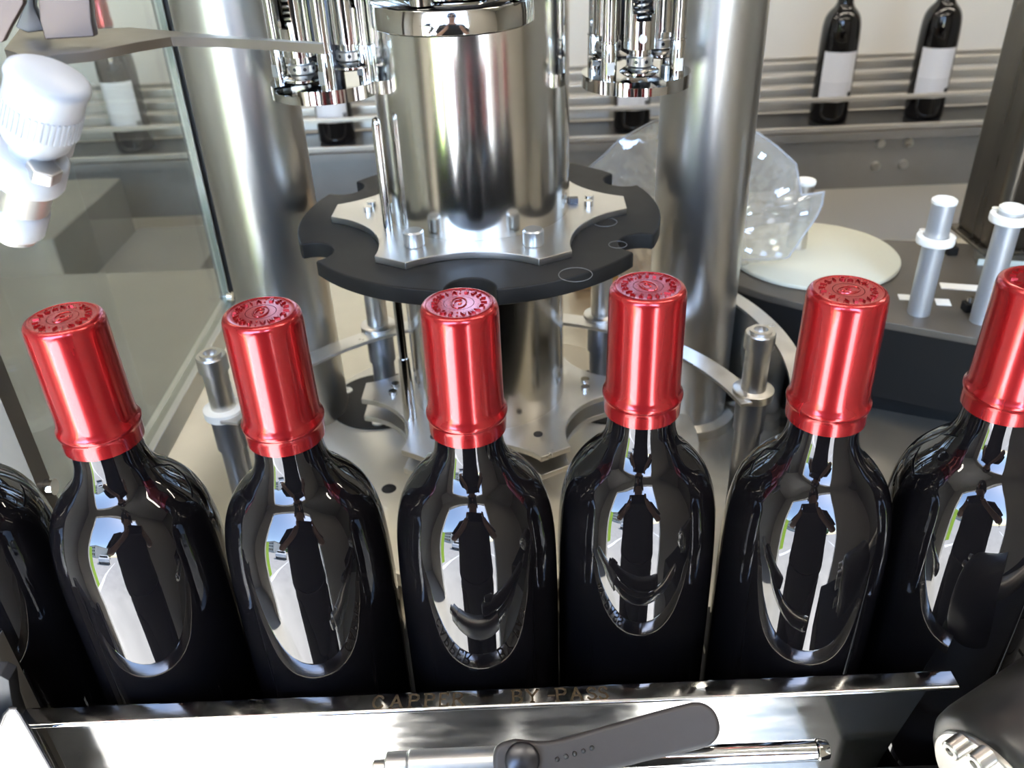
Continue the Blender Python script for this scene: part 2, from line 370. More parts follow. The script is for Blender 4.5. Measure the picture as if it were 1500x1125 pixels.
# stamped letters, built as strokes with serifs on the sloping lip
GL = {'C': [[(0.92, 0.22), (0.72, 0.04), (0.42, 0.0), (0.12, 0.22), (0.05, 0.5), (0.15, 0.8), (0.45, 1.0), (0.75, 0.96), (0.92, 0.78)]],
      'A': [[(0.0, 0.0), (0.5, 1.0), (1.0, 0.0)], [(0.22, 0.38), (0.78, 0.38)], [(-0.1, 0), (0.15, 0)], [(0.85, 0), (1.12, 0)]],
      'P': [[(0.12, 0), (0.12, 1.0), (0.6, 1.0), (0.85, 0.88), (0.88, 0.7), (0.7, 0.52), (0.12, 0.5)], [(-0.05, 0), (0.32, 0)], [(-0.05, 1), (0.12, 1)]],
      'E': [[(0.85, 0.15), (0.85, 0.0), (0.12, 0.0), (0.12, 1.0), (0.82, 1.0), (0.82, 0.85)], [(0.12, 0.52), (0.6, 0.52)]],
      'R': [[(0.12, 0), (0.12, 1.0), (0.6, 1.0), (0.85, 0.88), (0.85, 0.68), (0.65, 0.52), (0.12, 0.5)], [(0.5, 0.5), (0.95, 0.0), (1.08, 0.0)], [(-0.05, 0), (0.32, 0)]],
      'B': [[(0.12, 0), (0.12, 1.0), (0.6, 1.0), (0.82, 0.88), (0.82, 0.66), (0.6, 0.53), (0.12, 0.53)], [(0.6, 0.53), (0.9, 0.38), (0.9, 0.14), (0.65, 0.0), (-0.05, 0.0)], [(-0.05, 1), (0.12, 1)]],
      'Y': [[(0.0, 1.0), (0.5, 0.48), (1.0, 1.0)], [(0.5, 0.48), (0.5, 0.0)], [(-0.12, 1), (0.16, 1)], [(0.84, 1), (1.12, 1)], [(0.3, 0), (0.7, 0)]],
      'S': [[(0.85, 0.8), (0.65, 0.98), (0.35, 0.98), (0.12, 0.78), (0.25, 0.58), (0.7, 0.44), (0.88, 0.22), (0.65, 0.02), (0.32, 0.02), (0.1, 0.2)]],
      '-': [[(0.2, 0.45), (0.8, 0.45)]]}
lt = MB()
def lip_pt(x, t):      # t 0 front edge .. 1 back edge of the sloping lip
    return Vector((x, -0.0052 + 0.0088 * t, 0.1240))
def stroke(a, b, w):
    d = Vector((b[0] - a[0], b[1] - a[1])); 
    if d.length < 1e-9: return
    d.normalize(); nrm = Vector((-d.y, d.x))
    w *= (0.72 + 0.5 * abs(d.y)); q = []
    for p, s_ in ((a, 1), (a, -1), (b, -1), (b, 1)):
        e = -1 if p is a else 1
        q.append((p[0] + nrm.x * w * s_ + d.x * e * w * 0.4, p[1] + nrm.y * w * s_ + d.y * e * w * 0.4))
    vs = [lip_pt(x, t / 0.0069) + Vector((0, 0, h)) for h in (-0.0004, 0.00012) for x, t in q]
    lt.add(vs, [(3, 2, 1, 0), (4, 5, 6, 7), (0, 1, 5, 4), (1, 2, 6, 5), (2, 3, 7, 6), (3, 0, 4, 7)])
for ch, px in (('C', 547), ('A', 573), ('P', 599), ('P', 622), ('E', 643), ('R', 663), ('B', 750), ('Y', 772), ('-', 800), ('P', 815), ('A', 837), ('S', 860), ('S', 877)):
    x0 = atz(px, 1028, 0.123).x; wd, hg = 0.0050, 0.0052
    for pl_ in GL[ch]:
        for a, b in zip(pl_, pl_[1:]):
            stroke((x0 + a[0] * wd, 0.0007 + a[1] * hg), (x0 + b[0] * wd, 0.0007 + b[1] * hg), 0.00042)
lt.build('engraved_lettering', 'engraved', rail)['kind'] = 'stuff'

# clamp lever on its rod in front of the plate
lev = thing('clamp_lever', 'black plastic clamp lever with five dots in front of the steel rail', 'lever', aty(762, 1110, 0.224))
ax = -ray(762, 1090).normalized(); ex = (_rt - ax * _rt.dot(ax)).normalized(); ey = ax.cross(ex)
LM = Matrix((ex, ey, ax)).transposed()
sc_ = (aty(762, 1110, 0.224) - O).dot(_fw) / F
def lp(px, py): return ((px - 762) * sc_, -(py - 1110) * sc_)
outl = [(722, 1112), (724, 1098), (731, 1091), (742, 1087), (756, 1084), (775, 1086), (800, 1087), (830, 1082), (870, 1071), (920, 1058), (970, 1045), (1008, 1036), (1024, 1033), (1040, 1036), (1052, 1046), (1058, 1062), (1056, 1078),
        (1046, 1090), (1030, 1097), (990, 1106), (940, 1116), (880, 1130), (820, 1142), (780, 1150), (750, 1152), (730, 1140), (723, 1126)]
MB().prism([lp(*p) for p in smooth_profile(list(reversed(outl)) + [outl[-1]], 3)[:-1]], -0.007, 0.0015, LM).build('grip', 'handle', lev, bevel=0.0022, bseg=3, angle=45)
dots = MB()
for k in range(5):
    x, y = lp(816 + 12.8 * k, 1112 - 3.8 * k); dots.sphere(LM @ Vector((x, y, 0.0015)), 0.00105, 10, 6)
dots.build('raised_dots', 'black', lev)
cx, cy = lp(765, 1113)
MB().lathe([(0.0, -0.001), (0.0072, -0.001), (0.0072, 0.0025), (0.0062, 0.0036), (0.0, 0.0040)], LM @ Vector((cx, cy, 0.001)), 28, LM).build('screw_cap', 'dark_steel', lev, angle=50)
p0 = aty(640, 1128, 0.228)
rod = thing('clamp_rod', 'horizontal steel rod with grey aluminium sleeve passing behind the clamp lever', 'rod', (0, 0.230, p0.z))
X_ = lambda px: aty(px, 1118, 0.230).x
MB().cyl((X_(545), 0, 0), (X_(566), 0, 0), 0.0036, chamfer=0.0006).build('end_stub', 'satin', rod)
MB().cyl((X_(564), 0, 0), (X_(598), 0, 0), 0.0066, chamfer=0.0007).build('collar', 'alu', rod)
MB().cyl((X_(598.5), 0, 0), (X_(800), 0, 0), 0.0070, chamfer=0.0005).build('sleeve', 'alu', rod)
MB().cyl((X_(780), 0, 0.0), (X_(1190), 0, 0.0), 0.0045, chamfer=0.0005).build('shaft', 'chrome', rod)
MB().cyl((X_(1191), 0, 0.0), (X_(1208), 0, 0.0), 0.0047, 0.0040, chamfer=0.0005).build('end_cap', 'chrome', rod)

# black roller at the right end
rc = aty(1452, 1158, 0.205)
roll = thing('feed_roller', 'black rubber feed roller with bolted steel end plate at the bottom right corner', 'roller', rc)
rd = Vector((0.86, 0.40, 0.16)).normalized(); RM = rd.to_track_quat('Z', 'Y').to_matrix()
rp = [(0.0, 0.0), (0.026, 0.0), (0.0295, 0.0012), (0.0318, 0.0045), (0.0325, 0.010), (0.0325, 0.055), (0.0, 0.055)]
MB().lathe(rp, (0, 0, 0), 64, RM).build('drum', 'rubber', roll, angle=50)
MB().lathe([(0.0, -0.0025), (0.0252, -0.0025), (0.0258, -0.0018), (0.0258, 0.0005), (0.0, 0.0005)], (0, 0, 0), 48, RM).build('end_plate', 'satin', roll)
bpos = []
for px, py in ((1412, 1087), (1448, 1105)):
    r_ = ray(px, py); n_ = rd; k = n_.dot(rc + n_ * -0.0025 - O) / n_.dot(r_); bpos.append(O + r_ * k - rc)
for a in (190, 310):
    bpos.append(RM @ Vector((0.017 * math.cos(R(a)), 0.017 * math.sin(R(a)), -0.0025)))
for p in bpos:
    b = MB().lathe([(0.0018, -0.0062), (0.0018, -0.0078), (0.0034, -0.0078), (0.0040, -0.0072), (0.0040, 0.0), (0, 0)], p, 20, RM).lathe([(0, -0.0045), (0.0018, -0.0045), (0.0018, -0.0064)], p, 6, RM)
    b.build('socket_bolt', 'satin', roll)
MB().lathe([(0.0, -0.012), (0.0070, -0.012), (0.0080, -0.011), (0.0080, -0.002), (0, -0.002)], RM @ Vector((0, 0, 0)), 28, RM).build('hub', 'satin', roll)
MB().cyl(rd * 0.05, rd * 0.22, 0.008).build('shaft', 'satin', roll)
MB().box(-0.028, 0.20, -0.075, 0.050, -0.105, -0.055).build('floor_blocker', 'table_side', roll, bevel=0.003)  # unseen block added to keep the bright floor out of the bottle's reflection

# sheet-metal divider and wavy plate at left end of the rail
def plate_y(pts, y, th, name, m, par, base):
    P = [aty(px, py, y) for px, py in pts]; n = len(P)
    m_ = MB(); m_.add([p - base for p in P] + [p - base + Vector((0, th, 0)) for p in P], [tuple(range(n)), tuple(reversed(range(n, 2 * n)))] + [(i, n + i, n + (i + 1) % n, (i + 1) % n) for i in range(n)])
    return m_.build(name, m, par, bevel=0.0004, bseg=1)
dv = thing('divider_plate', 'thin upright grey steel strip at the left end of the rail', 'plate', (-0.2315, 0.2655, 0))
MB().box(-0.0016, 0.0024, -0.0012, 0.0012, 0.0, 0.168).build('strip', 'grey_steel', dv, bevel=0.0003)
MB().box(-0.0020, -0.0016, -0.004, 0.012, 0.0, 0.160).build('web', 'grey_steel', dv)
wp = thing('curved_end_plate', 'scratched steel end plate with humped top edge at the bottom left corner', 'plate', (-0.236, 0.246, 0.06))
wpx = [(-120, 1090), (-30, 1072), (0, 1063), (7, 1046), (15, 1037), (23, 1038), (30, 1047), (45, 1073), (77, 1130), (140, 1245), (-120, 1290)]
plate_y(wpx, 0.246, 0.0012, 'sheet', 'end_steel', wp, Vector(wp.location))
MB().tube([aty(px, py, 0.2455) - Vector(wp.location) for px, py in wpx[1:10]], 0.0008, 8).build('rolled_edge', 'dark_steel', wp)
db = thing('dark_guide_block', 'dark blue-grey guide block behind the humped plate at the left edge', 'block', (-0.245, 0.262, 0.06))
plate_y([(-90, 985), (0, 990), (13, 997), (18, 1034), (60, 1150), (-90, 1160)], 0.256, 0.008, 'block', 'black', db, Vector(db.location))

# ================================================================== TURRET
CX, CY = -0.0188, 0.610
tur = thing('turret_column', 'broad polished steel turret column in the middle of the capping machine', 'column', (CX, CY, 0))
MB().lathe([(0.0, 0.0), (0.0612, 0.0), (0.0612, 0.2095), (0.0, 0.2095)], seg=96).build('lower_column', 'column', tur)
MB().lathe([(0.0, 0.2276), (0.0662, 0.2276), (0.0662, 0.60), (0.0, 0.60)], seg=96).build('column', 'column', tur)
fl = MB().lathe([(0.0, 0.3695), (0.0450, 0.3670), (0.0462, 0.3680), (0.0462, 0.3795), (0.0452, 0.3805), (0, 0.3805)], (-0.0060, -0.082, 0), 64)
fl.build('cam_flange', 'chrome', tur, angle=50)
MB().lathe([(0.0, 0.3815), (0.030, 0.3815), (0.030, 0.392), (0.0, 0.392)], (-0.0045, -0.076, 0), 48).build('cam_hub', 'chrome', tur)
for dx, dy in ((-0.0205, -0.115), (0.0325, -0.106)):
    MB().lathe([(0.0, 0.3815), (0.0065, 0.3815), (0.0065, 0.395), (0.0, 0.395)], (dx, dy, 0), 24).build('cap_screw', 'chrome', tur)
MB().lathe([(0.0, 0.50), (0.19, 0.50), (0.19, 0.52), (0.0, 0.52)], seg=64).build('unseen_dark_plate', 'dark_steel', tur)  # unseen plate, widened and darkened to dim the capping heads' reflections
gr = thing('guide_rod', 'slim bright steel rod standing along the left side of the turret column', 'rod', (-0.0812, 0.5700, 0))
MB().lathe([(0.0, 0.0222), (0.0033, 0.0222), (0.0033, 0.300), (0.0026, 0.304), (0.0, 0.3055)], seg=20).build('rod', 'chrome', gr, angle=50)
MB().lathe([(0.0034, 0.0222), (0.0058, 0.0222), (0.0048, 0.10), (0.0042, 0.125), (0.0034, 0.125)], seg=24).build('lower_sleeve', 'chrome', gr)

def notched(Rd, pocket_r, pocket_c, angles, mouth):
    """outline of a star wheel: circle of radius Rd with U pockets of radius pocket_r centred at pocket_c"""
    pts = []; A = sorted(angles); half = math.degrees(math.asin(min(0.99, mouth / Rd)))
    for i, a in enumerate(A):
        nx = A[(i + 1) % len(A)] + (360 if i == len(A) - 1 else 0)
        ca, sa = math.cos(R(a)), math.sin(R(a)); c = (pocket_c * ca, pocket_c * sa)
        pts += arc(c, pocket_r, a - 92, a - 268, 14)
        pts += arc((0, 0), Rd, a + half, nx - half, 20)
    return pts
PA = [-92 + 60 * k for k in range(6)]
AA = [-62 + 60 * k for k in range(6)]
st = thing('neck_star_wheel', 'black notched star wheel around the column at bottle neck height', 'star wheel', (CX, CY, 0.2110))
po = notched(0.132, 0.0162, 0.1300, PA, 0.0162)
def ringprism(poly, z0, z1, hole, seg=64):
    return MB().prism(poly, z0, z1)
dk = MB().prism(po, 0.0, 0.0115)
dk.build('wheel', 'star', st, bevel=0.0012, bseg=1, angle=50)
def circ3(a, b, c):
    d = 2 * (a[0] * (b[1] - c[1]) + b[0] * (c[1] - a[1]) + c[0] * (a[1] - b[1])); A, B, C = (p[0] ** 2 + p[1] ** 2 for p in (a, b, c))
    return ((A * (b[1] - c[1]) + B * (c[1] - a[1]) + C * (a[1] - b[1])) / d, (A * (c[0] - b[0]) + B * (a[0] - c[0]) + C * (b[0] - a[0])) / d)
def star_plate(r_out, w, r_mid, angs):
    """arms with square ends, joined by concave arcs whose deepest point lies at r_mid"""
    pts = []
    for i, a in enumerate(angs):
        ca, sa = math.cos(R(a)), math.sin(R(a)); na = angs[(i + 1) % 6]
        q0 = (r_out * ca - w * sa, r_out * sa + w * ca)
        pts += [(r_out * ca + w * sa, r_out * sa - w * ca), q0]
        q1 = (r_out * math.cos(R(na)) + w * math.sin(R(na)), r_out * math.sin(R(na)) - w * math.cos(R(na)))
        p = a + 30; m = (r_mid * math.cos(R(p)), r_mid * math.sin(R(p))); c = circ3(q0, m, q1)
        rr = math.hypot(q0[0] - c[0], q0[1] - c[1]); t = [math.degrees(math.atan2(q[1] - c[1], q[0] - c[0])) for q in (q0, q1)]
        mid = math.degrees(math.atan2(m[1] - c[1], m[0] - c[0])); t = [mid + ((x - mid + 180) % 360 - 180) for x in t]
        for k in range(1, 18):
            x = t[0] + (t[1] - t[0]) * k / 18; pts.append((c[0] + rr * math.cos(R(x)), c[1] + rr * math.sin(R(x))))
    return pts
sp_ = star_plate(0.1070, 0.0125, 0.0840, AA)
MB().prism(sp_, 0.0115, 0.0165).build('clamp_plate', 'satin', st, bevel=0.0005, bseg=1)
for i, a in enumerate(AA):
    c, s_ = math.cos(R(a)), math.sin(R(a))
    if i in (0, 5):
        kx, ky = ((0.0368, -0.0754) if i == 0 else (-0.0423, -0.0690))
        MB().lathe([(0.0, 0.0165), (0.0064, 0.0165), (0.0070, 0.0173), (0.0070, 0.0262), (0.0060, 0.0272), (0.0, 0.0272)], (kx, ky, 0), 32).build('thumb_screw', 'alu', st, angle=30)
    else:
        for rr, off in ((0.081, 0.005), (0.080, -0.006)):
            MB().lathe([(0.0, 0.0165), (0.0032, 0.0165), (0.0032, 0.0205), (0.0, 0.0205)], (rr * c - off * s_, rr * s_ + off * c, 0), 12).build('bolt', 'chrome', st)
MB().box(0.0665, 0.0725, -0.004, 0.001, 0.0165, 0.0205).build('key_block', 'dark_steel', st)

for px, py, rr in ((843, 402, 0.0105), (886, 325, 0.0085), (905, 358, 0.0060)):
    q = atz(px, py, 0.2227); MB().tube([(q.x - CX + rr * math.cos(0.2 * k), q.y - CY + rr * math.sin(0.2 * k), 0.0116) for k in range(33)], 0.00022, 5).build('chalk_ring', 'chalk', st)
ls = thing('body_star_wheel', 'steel star wheel with large bottle pockets low on the column', 'star wheel', (CX, CY, 0.0415))
sp2 = star_plate(0.1050, 0.0128, 0.0785, AA)
MB().prism(sp2, 0.0235, 0.0285).build('upper_star', 'satin', ls, bevel=0.0006, bseg=1)
MB().prism(sp2, 0.0065, 0.0115).build('lower_star', 'satin', ls, bevel=0.0006, bseg=1)
MB().lathe([(0.0616, 0.0), (0.070, 0.0), (0.070, 0.0235), (0.0616, 0.0235)], seg=48, caps=False).build('spacer_hub', 'satin', ls)
for i, a in enumerate(AA):
    c, s_ = math.cos(R(a)), math.sin(R(a))
    for rr, off in (((0.0795, 0.006), (0.0790, -0.006)) if i in (1, 4) else ((0.079, 0.0),)):
        MB().lathe([(0.0, 0.0285), (0.0036, 0.0285), (0.0036, 0.0315 if i in (1, 4) else 0.0290), (0.0, 0.0315 if i in (1, 4) else 0.0290)], (rr * c - off * s_, rr * s_ + off * c, 0), 16).build('bolt', 'chrome' if i in (1, 4) else 'dark_steel', ls)
ca_ = thing('carousel_plate', 'round pale carousel plate with black bottle pads under the lower star wheel', 'turntable', (CX, CY, 0.0))
MB().lathe([(0.062, 0.008), (0.173, 0.008), (0.175, 0.009), (0.175, 0.0195), (0.174, 0.0205), (0.062, 0.0205), (0.062, 0.008)], seg=96, caps=False).build('plate', 'cream_disc', ca_, angle=50)
MB().lathe([(0.062, -0.0038), (0.12, -0.0038), (0.12, 0.008), (0.062, 0.008), (0.062, -0.0038)], seg=48, caps=False).build('base', 'satin', ca_)
for a in PA[2:5]:
    c, s_ = math.cos(R(a)), math.sin(R(a)); pc = (0.121 * c, 0.121 * s_)
    MB().lathe([(0.0, 0.0205), (0.0465, 0.0205), (0.0465, 0.0222), (0.0, 0.0222)], (*pc, 0), 48).build('bottle_pad', 'star', ca_)
    for da in (5, 125, 245):
        q = (pc[0] + 0.038 * math.cos(R(a + da)), pc[1] + 0.038 * math.sin(R(a + da)))
        MB().lathe([(0.0, 0.0222), (0.0056, 0.0222), (0.0054, 0.0232), (0.0024, 0.0232), (0.0020, 0.0226), (0.0, 0.0226)], (*q, 0), 16).build('pad_screw', 'alu', ca_)
for x, y in ((-0.1012, 0.6062 - 0.062), (0.138, 0.520), (-0.155, 0.575)):
    MB().lathe([(0.0, 0.0205), (0.0060, 0.0205), (0.0055, 0.0210), (0.0030, 0.0210), (0.0030, 0.0207), (0.0, 0.0207)], (x - CX, y - CY, 0), 20).build('bolt_hole', 'dark_steel', ca_)

# ------------------------------------------------------------------ capping heads
def slotted(r0, r1, z0, z1, s0, s1, half, face, seg=48, nz=14):
    mb = MB(); zs = [z0, s0 - 0.0005] + [s0 + (s1 - s0) * k / nz for k in range(nz + 1)] + [z1]
    zs = sorted(set(zs)); rows = {}
    def hole(k, i):
        zm = (zs[k] + zs[k + 1]) / 2; am = ((i + 0.5) * 360 / seg - face + 180) % 360 - 180
        if not (s0 <= zm <= s1): return False
        x = abs(am) / half; low = (zm - s0) / (half * PI / 180 * r1)
        return x < (1 if low > 1 else math.sqrt(max(0, 1 - (1 - low) ** 2)))
    for ri, rr in enumerate((r1, r0)):
        for k, z in enumerate(zs):
            for i in range(seg):
                a = 2 * PI * i / seg; rows[(ri, k, i)] = len(mb.v); mb.v.append((rr * math.cos(a), rr * math.sin(a), z))
    n = len(zs)
    for k in range(n - 1):
        for i in range(seg):
            j = (i + 1) % seg
            if hole(k, i): continue
            for ri in (0, 1): mb.f.append((rows[ri, k, i], rows[ri, k, j], rows[ri, k + 1, j], rows[ri, k + 1, i]))
            if hole(k, (i - 1) % seg): mb.f.append((rows[0, k, i], rows[0, k + 1, i], rows[1, k + 1, i], rows[1, k, i]))
            if hole(k, j): mb.f.append((rows[0, k, j], rows[1, k, j], rows[1, k + 1, j], rows[0, k + 1, j]))
            if k == 0 or hole(k - 1, i): mb.f.append((rows[0, k, i], rows[1, k, i], rows[1, k, j], rows[0, k, j]))
            if k == n - 2 or hole(k + 1, i): mb.f.append((rows[0, k + 1, i], rows[0, k + 1, j], rows[1, k + 1, j], rows[1, k + 1, i]))
    return mb
def make_head(name_label):
    t = thing('capping_head', name_label, 'capping head')
    Rb = 0.0362
    MB().prism(arc((0, 0), Rb, 0, 360, 63)[:-1], 0.0, 0.0052).build('base_disc', 'chrome', t)
    ringp = arc((0, 0), Rb, -72, 252, 60) + [(-0.0095, -0.018), (-0.0080, -0.004), (0.0080, -0.004), (0.0095, -0.018)]
    MB().prism(ringp, 0.0052, 0.0085).build('notched_ring', 'chrome', t)
    for a in (-142, -38, 28, 152):
        p = (0.0285 * math.cos(R(a)), 0.0285 * math.sin(R(a)), 0)
        sl = MB().lathe([(0, 0.0082), (0.0050, 0.0082), (0.0050, 0.0295), (0.0046, 0.0302), (0.0054, 0.0306), (0.0054, 0.0315), (0, 0.0315)], p, 24).build('post_sleeve', 'chrome', t)
        fb = MB().box(p[0] - 0.0024, p[0] + 0.0024, p[1] - 0.00535, p[1] - 0.0045, 0.0118, 0.0195).build('wrench_flat', 'alu', sl)
        MB().lathe([(0, 0.0315), (0.0045, 0.0315), (0.0045, 0.19), (0, 0.19)], p, 24).build('post', 'chrome', t)
    for a, s_h in ((-97, 0), (25, 1), (158, 1)):
        c, s_ = math.cos(R(a)), math.sin(R(a)); rr = 0.0165 if not s_h else 0.0190; p = (rr * c, rr * s_, 0); dz = 0.0015 if not s_h else 0.007
        def off(mb): mb.v = [(x + p[0], y + p[1], z) for x, y, z in mb.v]; return mb
        MB().lathe([(0.0, 0.0085 + dz), (0.0105, 0.0085 + dz), (0.0128, 0.0100 + dz), (0.0128, 0.0112 + dz), (0.0090, 0.0135 + dz), (0.0, 0.0135 + dz)], p, 32).build('sealing_roller', 'chrome', t)
        col = MB().lathe([(0, 0.0142 + dz), (0.0078, 0.0142 + dz), (0.0086, 0.0150 + dz), (0.0086, 0.0196 + dz), (0.0078, 0.0204 + dz), (0, 0.0204 + dz)], p, 32).build('collar', 'satin', t)
        hb = MB()
        for k in range(8):
            aa = R(a + 22.5 + 45 * k); q = Vector((p[0] + 0.0084 * math.cos(aa), p[1] + 0.0084 * math.sin(aa), 0.0174 + dz))
            hb.cyl(q, q + Vector((math.cos(aa), math.sin(aa), 0)) * 0.00035, 0.0012, seg=10)
        hb.build('pin_holes', 'dark_steel', col)
        MB().lathe([(0, 0.0204 + dz), (0.0070, 0.0204 + dz), (0.0070, 0.0250 + dz), (0, 0.0250 + dz)], p, 24).build('stem', 'chrome', t)
        h0 = 0.0250 + dz
        off(slotted(0.0090, 0.0106, h0, 0.19, h0 + 0.0170, h0 + 0.075, 42, a + 4)).build('slotted_housing', 'chrome', t, angle=30)
        MB().lathe([(0, h0), (0.009, h0), (0.009, h0 + 0.0145), (0, h0 + 0.0145)], p, 24).build('housing_plug', 'satin', t)
        sp = [(p[0] + 0.0058 * math.cos(k * 0.45), p[1] + 0.0058 * math.sin(k * 0.45), h0 + 0.0160 + k * 0.00026) for k in range(230)]
        MB().tube(sp, 0.0010, 8).build('spring', 'spring', t)
        MB().lathe([(0, h0 + 0.0145), (0.0022, h0 + 0.0145), (0.0022, 0.19), (0, 0.19)], p, 12).build('spring_rod', 'dark_steel', t)
        q = Vector((p[0] + 0.0104 * c, p[1] + 0.0104 * s_, h0 + 0.0068)); dn = Vector((c, s_, 0))
        MB().cyl(q, q + dn * 0.0010, 0.0026, seg=18).build('set_screw', 'alu', t)
    MB().lathe([(0, 0.0082), (0.0075, 0.0082), (0.0075, 0.060), (0.0062, 0.062), (0.0062, 0.19), (0, 0.19)], (0.004, 0.004, 0), 24).build('centre_shaft', 'dark_steel', t)
    MB().lathe([(0, 0.0082), (0.0036, 0.0082), (0.0036, 0.0135), (0, 0.0135)], (0.0175, -0.0115, 0), 6).build('hex_bolt', 'satin', t)
    MB().lathe([(0, 0.185), (0.036, 0.185), (0.036, 0.19), (0, 0.19)], seg=48).build('top_disc', 'chrome', t)
    return t
hd = make_head('steel capping head with coil spring in its slotted barrel, right of the column')
hr = aty(931, 114, 0.600); hd.location = (hr.x, 0.600, hr.z - 0.004); hd.rotation_euler = (0, 0, R(6))
hl = aty(478, 126, 0.600)
dup(hd, (hl.x, 0.600, hl.z - 0.004), R(-38), 'steel capping head partly behind the flat bracket arm, left of the turret column')
for o in bpy.data.objects:
    if o.parent is None and o.get('category') == 'capping head': o['group'] = 'capping heads'

# ------------------------------------------------------------------ tie columns
def pole(x, y, r, lab):
    t = thing('tie_column', lab, 'column', (x, y, 0), 0, 'tie columns')
    MB().lathe([(0, -0.004), (r, -0.004), (r, 0.75), (0, 0.75)], seg=72).build('tube', 'brushed', t)
    MB().lathe([(r + 0.0002, -0.004), (r + 0.009, -0.004), (r + 0.009, 0.006), (r + 0.0002, 0.008)], seg=48, caps=False).build('base_ring', 'satin', t)
pole(-0.1900, 0.668, 0.0392, 'tall brushed steel column on the left of the turret')
pole(0.1580, 0.668, 0.0366, 'tall brushed steel column on the right of the turret')

# ------------------------------------------------------------------ guide ring with studs
gr_ = thing('guide_ring', 'flat curved steel guide bar held by studs around the lower star wheel', 'guide', (-0.018, 0.480, 0.103))
def arcbar(c, ri, ro, a0, a1, z0, z1, n=40):
    return MB().prism(arc(c, ro, a0, a1, n) + arc(c, ri, a1, a0, n), z0, z1)
for a0, a1 in ((102, 167), (12, 78)):
    arcbar((0, 0), 0.186, 0.203, a0, a1, -0.0015, 0.0015).build('curved_bar', 'satin', gr_, bevel=0.0004, bseg=1)
studs = [(-0.2135, 0.540, 0.152, 'guide stud with white collar beside the left red capsules'), (0.1768, 0.535, 0.155, 'guide stud with bored steel top left of the table-side bottle'),
         (-0.1127, 0.662, 0.175, 'guide stud behind the star wheel on the left'), (0.0792, 0.664, 0.175, 'guide stud behind the star wheel on the right')]
for i, (x, y, top, lab) in enumerate(studs):
    t = thing('guide_stud', lab, 'stud', (x, y, 0), 0, 'guide studs')
    MB().lathe([(0, -0.004), (0.0098, -0.004), (0.0098, 0.072), (0, 0.072)], seg=28).build('lower_sleeve', 'sleeve', t)
    MB().lathe([(0, 0.072), (0.0115, 0.072), (0.0115, 0.1005), (0, 0.1005)], seg=28).build('middle_sleeve', 'sleeve', t)
    MB().lathe([(0, 0.1005), (0.0150, 0.1005), (0.0150, 0.1068), (0.0142, 0.1074), (0, 0.1074)], seg=32).build('collar', 'cream_plastic' if i == 0 else 'satin', t)
    hb_ = top - 0.013
    MB().lathe([(0, 0.1074), (0.0090, 0.1074), (0.0090, hb_), (0, hb_)], seg=28).build('upper_sleeve', 'satin', t)
    MB().lathe([(0, hb_), (0.0108, hb_), (0.0108, top - 0.002), (0.0102, top - 0.001), (0.0078, top - 0.001), (0.0078, top + 0.001), (0.0050, top + 0.001), (0.0048, top - 0.003), (0, top - 0.003)], seg=32).build('bored_cap', 'satin', t, angle=30)
# curved polished sheet guide right of the ring
sg = thing('sheet_guide', 'tall curved polished sheet guide between the right column and the table', 'guide', (-0.017, 0.585, 0))
arcbar((0, 0), 0.226, 0.2285, -24, 30, -0.0036, 0.108).build('sheet', 'chrome', sg)
arcbar((0, 0), 0.226, 0.240, -24, 30, 0.108, 0.1105).build('top_flange', 'satin', sg)
# small bracket and cardboard scrap near the bed
br = thing('bed_clip', 'small steel angle clip on the bed near the left guide stud', 'clip', (-0.262, 0.535, -0.004))
MB().box(-0.012, 0.02, -0.006, 0.006, 0.0, 0.004).build('foot', 'satin', br)
MB().box(-0.004, 0.000, -0.006, 0.006, 0.004, 0.045).build('upright', 'satin', br)

# ================================================================== GLASS GUARD (left)
gg = thing('glass_guard', 'tall clear guard panel with steel bottom channel on the left', 'guard panel', (-0.2865, 0.42, 0))
pane = MB().box(-0.003, 0.003, 0.0, 0.381, 0.066, 0.75).build('pane', 'guard_glass', gg)
MB().box(-0.0032, 0.0032, 0.3812, 0.3832, 0.066, 0.75).build('polished_edge', 'glass_edge', gg)
MB().box(-0.009, 0.009, -0.006, 0.415, 0.045, 0.066).build('bottom_channel', 'alu', gg, bevel=0.001)
MB().box(-0.008, 0.010, 0.388, 0.412, 0.066, 0.75).build('black_seal', 'black', gg)
MB().box(-0.010, 0.010, -0.020, -0.006, -0.0035, 0.75).build('front_upright', 'table', gg)
MB().box(-0.010, 0.010, 0.395, 0.415, -0.0035, 0.045).build('rear_foot', 'alu', gg)
for yy, zz in ((0.376, 0.075), (-0.012, 0.14)):
    q = Vector((0.0035 if yy > 0 else 0.010, yy, zz)); MB().cyl(q, q + Vector((0.005, 0, 0)), 0.005, seg=16).build('bolt', 'chrome', gg)

# ================================================================== FITTING AND BRACKET (top left)
vb = thing('bracket_arm', 'flat steel bracket arm reaching across the top left corner', 'bracket', aty(40, 85, 0.30))
v0 = Vector(vb.location)
near = [(6, 72), (44, 84), (130, 76), (200, 62), (250, 54), (330, 56), (400, 60), (474, 65)]
far = [(30, 40), (70, 44), (135, 43), (190, 40), (236, 44), (330, 52), (400, 57), (474, 62)]
mb = MB(); n_ = len(near); vs = []
for k in range(n_):
    a = atz(near[k][0], near[k][1], 0.400); b = atz(far[k][0], far[k][1], 0.400)
    if (b - a).length > 0.05: b = a + (b - a).normalized() * 0.05
    for q in (a, b, b - Vector((0, 0, 0.003)), a - Vector((0, 0, 0.003))): vs.append(q - v0)
fs = [(0, 1, 2, 3), tuple(4 * (n_ - 1) + i for i in (3, 2, 1, 0))]
for k in range(n_ - 1):
    for i in range(4):
        j = (i + 1) % 4; fs.append((4 * k + i, 4 * k + j, 4 * k + 4 + j, 4 * k + 4 + i))
mb.add(vs, fs); mb.build('arm', 'arm', vb)
